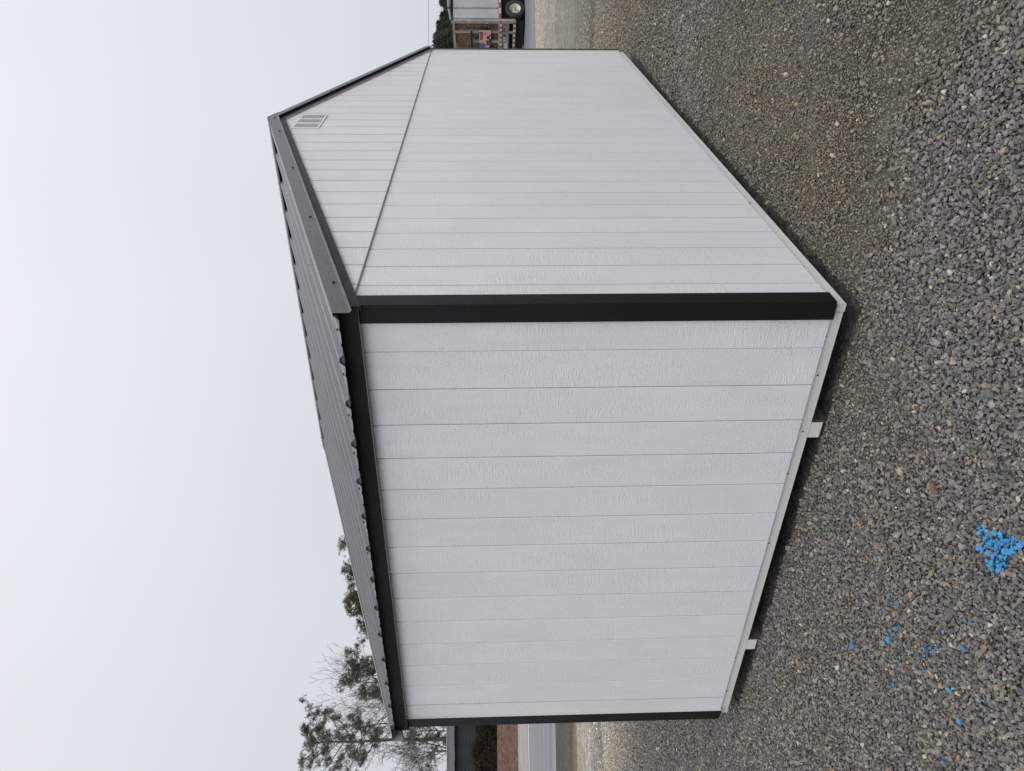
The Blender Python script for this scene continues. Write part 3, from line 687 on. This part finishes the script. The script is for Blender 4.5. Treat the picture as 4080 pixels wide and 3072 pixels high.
# tape blocks, lights, bumper, plate
def tape(x0_, x1_, ax, fixed, z0_, z1_, n_):
    for i in range(n_):
        a = x0_ + (x1_ - x0_) * i / n_; c = x0_ + (x1_ - x0_) * (i + .999) / n_; b = MB()
        if ax == 'y': b.box((fixed - .004, a, z0_), (fixed, c, z1_))
        else: b.box((a, fixed - .004, z0_), (c, fixed, z1_))
        b.build('tape_block', red if i % 2 == 0 else wht, tr)
tape(0.02, TWD - .02, 'y', -0.0205, 1.17, 1.26, 15)
tape(0.10, 6.0, 'x', -0.0125, 1.22, 1.30, 18)
b = MB(); b.box((-0.06, .0, .47), (.04, TWD, .60)); b.build('bumper', fr, tr)
tape(0.02, TWD - .02, 'y', -0.0605, .485, .585, 15)
b = MB(); b.box((0.02, .172, .80), (.10, TWD - .152, 1.13)); b.build('rear_apron', simple('apron_grey', (.20, .19, .175), .6, .1, var=.35, vs=3), tr)
for y, m_ in ((.22, red), (.40, amb), (.58, red), (1.05, dark), (1.22, wht), (1.38, wht)):
    b = MB(); b.lathe([(-.02, 0), (-.02, .055), (.0, .06)], (0, 0, 0), 'z', 12); o = b.build('tail_light', m_, tr); o.rotation_euler = (0, math.pi / 2, 0); o.location = (0.019, y, 1.03)
b = MB(); b.box((0.012, 1.62, .86), (.019, 1.98, 1.02)); b.build('number_plate', wht, tr)
b = MB(); b.box((-.03, .72, .50), (.015, .86, 1.16)); b.build('bumper_hanger', dk, tr); b = MB(); b.box((-.03, 2.15, .50), (.015, 2.3, 1.16)); b.build('bumper_hanger', dk, tr)
# chassis and wheels
b = MB(); b.box((0.3, .35, .62), (TL, TWD - .35, 1.19)); b.box((0.12, .34, .06), (4.2, TWD - .34, 0.60)); b.build('chassis_and_shade_block', dark, tr)  # lower near-black block is added as the shade beneath the trailer
b = MB(); b.box((0.2, 0.30, .60), (3.6, .36, 1.195)); b.build('wheel_well', dark, tr)
def wheel(x, y, face):
    w = MB(); w.lathe([(-.13, .27), (-.14, .30), (-.15, .42), (-.13, .485), (-.08, .50), (.08, .50), (.13, .485), (.15, .42), (.14, .27)], (0, 0, 0), 'y', 32)
    o = w.build('wheel', M['rubber'], tr, True); o.location = (x, y, .495)
    rm = MB(); rm.lathe([(-.125, .285), (-.135, .27), (-.11, .255), (-.02, .24), (.02, .20), (.03, .11), (-.02, .10), (-.03, .0)], (0, 0, 0), 'y', 24); rm.build('rim', simple('rim_cream', (.62, .60, .55), .4), o, True)
    h = MB(); h.tube((0, .03, 0), (0, -.05, 0), .07, .06, 10, caps=True); h.build('hub', dk, o)
    for q in (-.9, .75, 2.3, 3.9):
        hb = MB(); hb.lathe([(0, 0), (0, .032), (.004, .034)], (0, 0, 0), 'y', 10); ho = hb.build('rim_hole', dark, o); ho.location = (.165 * math.cos(q + .8), .006, .165 * math.sin(q + .8))
for x in (0.80, 2.05): wheel(x, 0.18, 0)
for x in (0.80, 2.05): wheel(x, TWD - .18, 1)
# sign: a flag board
sg = MB(); sg.box((-0.062, .76, 1.70), (-0.052, 2.10 + .12, 2.33)); sign = sg.build('sign', dark, tr); sign.location = (0, -.20, 0)
SY0, SY1, SZ0, SZ1 = .785, 2.195, 1.725, 2.305      # y runs to the viewer's left
def srect(name, y0, y1, z0, z1, m_, k):
    b = MB(); b.box((-0.0622 - .0015 * k, y0, z0), (-0.0622 - .0015 * k + .001, y1, z1)); return b.build(name, m_, sign)
stripe_r = simple('flag_red', (.50, .06, .07), .5); pale = simple('flag_pink', (.72, .52, .50), .5); blu = simple('flag_blue', (.03, .05, .22), .5); ink = simple('sign_ink', (.012, .010, .012), .5); gold = simple('sign_gold', (.45, .33, .06), .5)
for i in range(11):
    h_ = (SZ1 - SZ0) / 11; srect('stripe', SY0, SY1, SZ1 - (i + 1) * h_, SZ1 - i * h_, pale if i % 2 == 0 else stripe_r, 1)
srect('canton', SY1 - .50, SY1 - .003, SZ1 - .33, SZ1 - .003, blu, 2)
for i in range(5):
    for j in range(3):
        srect('star', SY1 - .46 + i * .095, SY1 - .43 + i * .095, SZ1 - .29 + j * .10, SZ1 - .26 + j * .10, wht, 3)
bm = MB(); bm.prism([(1.80, 1.985), (1.74, 2.045), (1.58, 2.075), (1.44, 2.05), (1.38, 2.0), (1.52, 1.965)], 'x', -.0672, -.0662); bm.build('emblem', gold, sign)
def text(body, size, y_left, z, m_, name='lettering', bold=.006, sx_=1.0):
    c = bpy.data.curves.new(name, 'FONT'); c.body = body; c.size = size; c.extrude = .0006; c.offset = bold * .5; c.materials.append(m_)
    o0 = bpy.data.objects.new(name, c); me = bpy.data.meshes.new_from_object(o0); bpy.data.objects.remove(o0)
    o = bpy.data.objects.new(name, me); COL.objects.link(o); o.parent = sign
    # local text x -> -y of the trailer, text up -> z, facing -x
    o.matrix_local = Matrix(((0, 0, -1, -0.0695), (-1 * sx_, 0, 0, y_left), (0, 1, 0, z), (0, 0, 0, 1))); return o
text('MADE', .20, 1.44, 2.145, ink, bold=.018); text('IN', .085, 1.12, 2.06, ink); text('THE', .085, 1.13, 1.965, ink)
text('USA', .30, 2.14, 1.735, ink, bold=.03, sx_=1.9)

# ------------------------------------------------------------------ vegetation
def bark_mat(name, c):
    m = NB(name); m.set(Roughness=.95); v = m.coord(); m.col(m.mix(m.mr(m.noise(m.scale(v, (6, 6, 1.5)), 1, 4), .35, .65, 0, 1), tuple(x * .6 for x in c), tuple(x * 1.25 for x in c))); m.nrm(m.bump(m.noise(m.scale(v, (12, 12, 3)), 1, 3), .8, .03)); return m.m
def leaf_mat(name, a, b_, s_=1.3):
    m = NB(name); m.set(Roughness=.65); m.b.inputs['Specular IOR Level'].default_value = .25
    v = m.coord(); f = m.math('ADD', m.math('MULTIPLY', m.noise(v, s_, 3), .6), m.math('MULTIPLY', m.noise(v, s_ * 7, 2), .4))
    c = m.mix(m.mr(f, .36, .64, 0, 1), a, b_); m.col(c)
    tr = m.n("ShaderNodeBsdfTranslucent"); m.l(c, tr.inputs['Color']); mxs = m.n("ShaderNodeMixShader"); mxs.inputs[0].default_value = .4
    m.l(m.b.outputs[0], mxs.inputs[1]); m.l(tr.outputs[0], mxs.inputs[2]); m.l(mxs.outputs[0], m.o.inputs[0]); return m.m
PB = bark_mat('pine_bark', (.105, .088, .075)); DB = bark_mat('bare_bark', (.20, .165, .145))
NEED = leaf_mat('pine_needles', (.072, .086, .062), (.170, .186, .125)); NEEDY = leaf_mat('olive_needles', (.066, .070, .032), (.185, .182, .082)); DENS = leaf_mat('dense_evergreen', (.048, .062, .048), (.115, .138, .10), .9)
def blades(cent, rr, n_, ln, wd, r_, upb=.25):
    """bursts of thin needle blades round each tuft centre"""
    k = len(cent); c = np.repeat(cent, n_, 0); d = r_.normal(size=(k * n_, 3)); d[:, 2] += upb; d /= np.linalg.norm(d, axis=1)[:, None]
    s_ = np.cross(d, r_.normal(size=d.shape)); s_ /= np.linalg.norm(s_, axis=1)[:, None] + 1e-9
    o_ = c + d * (np.repeat(rr, n_)[:, None] * r_.uniform(0, .55, (k * n_, 1))); l_ = ln * r_.uniform(.6, 1.25, (k * n_, 1))
    A = o_ - s_ * wd * .5; B = o_ + s_ * wd * .5; C_ = o_ + d * l_ + s_ * wd * .28; D = o_ + d * l_ - s_ * wd * .28
    V = np.stack([A, B, C_, D], 1).reshape(-1, 3); F = np.arange(len(V)).reshape(-1, 4); return V, F
def npmesh(name, V, F, mat, parent):
    me = bpy.data.meshes.new(name); me.vertices.add(len(V)); me.vertices.foreach_set('co', V.astype(np.float32).ravel())
    n_ = F.shape[1]; me.loops.add(F.size); me.loops.foreach_set('vertex_index', F.astype(np.int32).ravel()); me.polygons.add(len(F))
    me.polygons.foreach_set('loop_start', (np.arange(len(F)) * n_).astype(np.int32)); me.materials.append(mat); me.update(calc_edges=True)
    o = bpy.data.objects.new(name, me); COL.objects.link(o); o.parent = parent; return o
def pine(x, y, z0, hgt, crown_r, crown_base, seed, label, mat=None, group=None, dens=1.0, tr_=.22, top=.55):
    """loblolly-like pine: straight bole, upswept limbs, each carrying rounded puffs of needle tufts"""
    mat = mat or NEED
    r_ = np.random.default_rng(seed); root = empty('pine_tree', (x, y, z0)); tag(root, label, 'tree', group)
    b = MB(); n_ = 9; pts = [Vector((r_.normal() * .07, r_.normal() * .07, hgt * i / n_)) for i in range(n_ + 1)]; pts[0] = Vector((0, 0, -.3))
    for i in range(n_): b.tube(pts[i], pts[i + 1], tr_ * (1 - .8 * i / n_), tr_ * (1 - .8 * (i + 1) / n_), 8)
    b.build('trunk', PB, root, True)
    lb_ = MB(); cents = []; nl = int(22 * dens)
    for i in range(nl):
        f_ = (i + r_.uniform(0, 1)) / nl; zz_ = hgt * (crown_base + (1 - crown_base) * f_ * .93); k = zz_ / hgt * n_; q = min(n_ - 1, int(k)); base = pts[q].lerp(pts[q + 1], k - q)
        prof = (.62 + .38 * math.sin(math.pi * min(1, f_ / .7) * .5 + .2)) if f_ < .6 else 1 - (1 - top) * ((f_ - .6) / .4) ** 1.6
        a = i * 2.4 + r_.uniform(-.6, .6); ln = crown_r * prof * r_.uniform(.45, 1.05); rise = ln * (r_.uniform(.15, .5) + .45 * f_)
        tip = base + Vector((math.cos(a) * ln, math.sin(a) * ln, min(rise, hgt * 1.02 - zz_))); md = base.lerp(tip, .5) + Vector((r_.normal() * .1, r_.normal() * .1, -.07 * ln))
        lb_.tube(base, md, .055, .036, 4); lb_.tube(md, tip, .036, .014, 4)
        for u in ([.62, .85, 1.02] if ln > 1.2 else [.6, 1.0]):
            if r_.random() > .88: continue
            c0 = (base.lerp(md, u * 2) if u < .5 else md.lerp(tip, u * 2 - 1)) + Vector(r_.normal(size=3) * np.array([.38, .38, .22])); lb_.tube(md, c0, .016, .008, 3)
            pr = r_.uniform(.36, .66)
            for j in range(int(15 * pr / .5)):
                d = r_.normal(size=3); d /= np.linalg.norm(d) + 1e-6; d[2] *= .7; cents.append(tuple(np.array(c0) + d * pr * r_.uniform(.2, 1.35) + np.array([0, 0, .08])))
    for j in range(26): cents.append(tuple(pts[-1] + Vector((r_.normal() * .5, r_.normal() * .5, r_.uniform(-.7, .25)))))
    lb_.build('limb', PB, root)
    V, F = blades(np.array(cents), np.full(len(cents), .16), 16, .24, .034, r_, .35); npmesh('crown', V, F, mat, root); return root
def bare(x, y, z0, hgt, seed, label, spread=.5, tr_=.2, group=None, levels=6, forks=1):
    r_ = random.Random(seed); root = empty('bare_tree', (x, y, z0)); tag(root, label, 'tree', group); t_b = MB(); l_b = MB()
    def grow(p, d, ln, rad, lv):
        n_ = 3 if lv < 3 else 2; q = p
        for i in range(n_):
            d2 = (d + Vector((r_.gauss(0, .16), r_.gauss(0, .16), r_.gauss(0, .10) + .05))).normalized(); e_ = q + d2 * ln / n_; ra, rb_ = rad * (1 - .28 * i / n_), rad * (1 - .28 * (i + 1) / n_)
            (t_b if lv == 0 else l_b).tube(q, e_, max(.011, ra), max(.010, rb_), 7 if lv == 0 else 4 if lv < 3 else 3); q = e_; d = d2
            if lv > 0 and lv < levels and r_.random() < .75:
                s_ = Vector((r_.gauss(0, 1), r_.gauss(0, 1), r_.gauss(.15, .6))).normalized(); grow(q, (d * .6 + s_ * .8).normalized(), ln * r_.uniform(.4, .65), rad * .45, lv + 1)
        if lv < levels:
            for c in range(r_.choice((2, 3)) if lv < 2 else 2):
                s_ = Vector((r_.gauss(0, 1), r_.gauss(0, 1), r_.gauss(.1, .5))).normalized(); grow(q, (d + s_ * spread).normalized(), ln * r_.uniform(.62, .85), rad * r_.uniform(.5, .68), lv + 1)
    for f_ in range(forks):
        grow(Vector((f_ * .15, 0, -.2)), Vector((r_.gauss(0, .12) + (.35 * (f_ - (forks - 1) / 2)), r_.gauss(0, .1), 1)).normalized(), hgt * .30, tr_, 0)
    t_b.build('trunk', DB, root); l_b.build('crown', DB, root); return root

def at(px, y_depth):      # world X of a photograph row px at depth y_depth
    return (1536 - px) / 2948.8 * y_depth
GRT = 'trees behind the dark building'
pine(at(2938, 78), 78, .9, 19.4, 4.2, .62, 11, 'tall lone pine with open crown and straight bare trunk beside the shed eave', NEED, GRT, 1.6, tr_=.30, top=.55)
pine(at(2655, 77), 77, .9, 15.6, 2.9, .30, 12, 'dark bushy pine next to the bare tree, just above the shed roof', NEED, GRT, 2.2, top=.6)
pine(at(2482, 80), 80, .9, 14.3, 2.3, .35, 13, 'olive pine lowest of the trees peeking over the shed roof', NEEDY, GRT, 2.2, top=.7)
pine(at(2372, 81), 81, .9, 15.9, 2.3, .35, 14, 'broad olive pine in the middle of those over the shed roof', NEEDY, GRT, 2.6, top=.7)
pine(at(2268, 82), 82, .9, 16.5, 1.5, .35, 15, 'narrow green pine top nearest the roof ridge with one small tuft beyond it', NEED, GRT, 2.2, top=.8)
pine(at(2152, 84), 84, .9, 17.3, .7, .6, 16, 'tiny pine tip barely showing over the shed roof', NEED, GRT, .8, top=.6)
pine(at(3135, 84), 84, .9, 9.5, 2.6, .25, 17, 'low pine standing behind the spreading bare tree', NEED, GRT, 1.3)
pine(at(2905, 90), 90, .9, 10.5, 2.4, .30, 18, 'slim background pine partly hidden by bare branches', NEED, GRT, 1.1, tr_=.12)
bare(at(2800, 79), 79, .9, 20.5, 31, 'bare deciduous tree with fanning twigs between the two pines', .55, .22, GRT)
bare(at(3010, 76), 76, .9, 17.5, 22, 'bare spreading tree with forked limbs over the dark building', .75, .26, GRT, forks=2)
bare(at(2865, 80), 80, .9, 18.0, 23, 'thin bare tree beside the tall pine trunk', .6, .14, GRT)
bare(at(3075, 78), 78, .9, 16, 24, 'bare tree at the picture edge behind the dark building', .6, .19, GRT)
bare(at(3180, 80), 80, .9, 13.5, 25, 'bare tree just outside the yard view beyond the building end', .6, .18, GRT)

# dense evergreens behind the trailer
def evergreen(x, y, z0, hgt, rad, seed, label, group):
    r_ = np.random.default_rng(seed); root = empty('evergreen_tree', (x, y, z0)); tag(root, label, 'tree', group)
    b = MB(); b.tube((0, 0, -.2), (0, 0, hgt * .9), .2, .04, 7); b.build('trunk', PB, root)
    n_ = 3200; u = r_.uniform(0, 1, n_) ** .8; a = r_.uniform(0, 6.283, n_); lob = 1 + .18 * np.sin(a * 3 + seed + u * 5) + .12 * np.sin(a * 7 + u * 13)
    rr = rad * np.clip(1.12 - u, 0, 1) ** .55 * lob * r_.uniform(.7, 1.03, n_); c = np.stack([rr * np.cos(a), rr * np.sin(a), hgt * (.04 + .93 * u)], 1)
    V, F = blades(c, np.full(n_, .35), 8, .24, .10, r_, .5); npmesh('crown', V, F, DENS, root); return root
G2 = 'evergreens behind the trailer'
labs = ['rounded dark evergreen rising highest beside the shed corner behind the trailer', 'dark evergreen behind the rear end of the trailer', 'dark evergreen behind the trailer tarp, lower than its neighbours', 'dark evergreen over the trailer tarp by the picture edge',
        'dark evergreen past the right end of the view', 'second dark evergreen past the right end of the view', 'dark evergreen hidden mostly by the shed gable', 'second dark evergreen hidden by the shed gable']
for i, (px, hh, rad) in enumerate(((168, 9.5, 3.4), (104, 9.1, 3.0), (52, 8.6, 3.0), (-8, 8.5, 3.0), (-80, 8.6, 3.0), (-150, 8.9, 3.1), (250, 8.6, 3.0), (325, 8.2, 3.0))):
    evergreen(at(px, 110), 110 + (i % 3) * 1.3, RZ, hh, rad, 40 + i, labs[i], G2)

# hedge and dark building on the bank
bd = empty('dark_building', (-33.5, 66.5, .95), math.atan(.235)); tag(bd, 'low dark timber building with grey metal roof edge behind the hedge', 'building')
dw = NB('dark_plank_wall'); dw.set(Roughness=.8); dv = dw.coord(); dw.col(dw.mix(dw.mr(dw.noise(dw.scale(dv, (1, 1, 9)), 1, 4), .35, .65, 0, 1), (.016, .017, .018), (.040, .042, .044)))
rt_m = simple('grey_roof_edge', (.16, .16, .17), .5)
b = MB(); b.box((-22, 0.3, -1), (9, 8, 3.95)); b.build('wall', dw.m, bd)
pk = None; b = MB(); b.box((-22, 0.0, 0), (9, 0.296, .305))
for i in range(6):
    if pk is None: pk = b.build('plank', dw.m, bd); pk.location = (0, .05 * (i % 2), 2.0 + i * .32)
    else: clone(pk, 'plank', (0, .02 * (i % 2), 2.0 + i * .32), bd)
b = MB(); b.box((-22.4, -.45, 3.93), (9.4, -.40, 4.55)); b.build('roof_edge', rt_m, bd)
b = MB(); b.prism([(-.40, 4.40), (8.6, 4.9), (8.6, 4.5), (-.40, 3.94)], 'x', -22.4, 9.4); b.build('roof', rt_m, bd)
b = MB(); b.box((-22.5, -.52, 4.553), (9.5, .3, 4.62)); b.build('roof_cap', simple('roof_cap_pale', (.36, .36, .37), .5), bd)
b = MB(); b.box((-22, -.2, 1.60), (9, -.05, 1.93)); b.build('lintel', dark, bd)
HG = leaf_mat('hedge_leaves', (.030, .026, .019), (.078, .066, .042), .7)
hd = empty('hedge', (-33.5, 64.4, .9), math.atan(.235)); tag(hd, 'dark tangled evergreen hedge between the mulch bank and the dark building', 'hedge')
r_ = np.random.default_rng(5); n_ = 5200; hx = r_.uniform(-22, 9, n_); hz = r_.uniform(.0, 1, n_) ** .85 * (2.05 + .35 * np.sin(hx * 1.3)); hy = r_.uniform(-.7, .7, n_)
V, F = blades(np.stack([hx, hy, hz], 1), np.full(n_, .25), 9, .17, .07, r_, .3); npmesh('foliage', V, F, HG, hd)
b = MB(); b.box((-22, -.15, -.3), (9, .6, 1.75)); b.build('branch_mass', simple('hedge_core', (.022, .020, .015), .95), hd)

# power line
pm = bark_mat('pole_wood', (.13, .11, .09))
PA, PBp = Vector((at(520, 62), 66, RZ)), Vector((44, 55, RZ))
for p_, lab in ((PA, 'wooden utility pole behind the shed carrying the wire'), (PBp, 'wooden utility pole beyond the trailer carrying the wire')):
    o = empty('utility_pole', p_); tag(o, lab, 'pole', 'poles of the power line'); b = MB(); b.tube((0, 0, -.5), (0, 0, 7.5), .15, .11, 10, caps=True); b.build('post', pm, o); b = MB(); b.box((-.06, -.9, 6.7), (.06, .9, 6.82)); b.build('crossarm', pm, o)
b = MB(); A, B_ = PA + Vector((0, 0, 7.25)), PBp + Vector((0, 0, 6.95)); pr = A
for i in range(1, 25):
    t = i / 24; q = A.lerp(B_, t) - Vector((0, 0, .55 * 4 * t * (1 - t))); b.tube(pr, q, .014, .014, 5); pr = q
tag(b.build('power_line', dark), 'thin dark overhead wire crossing the pale sky', 'wire')
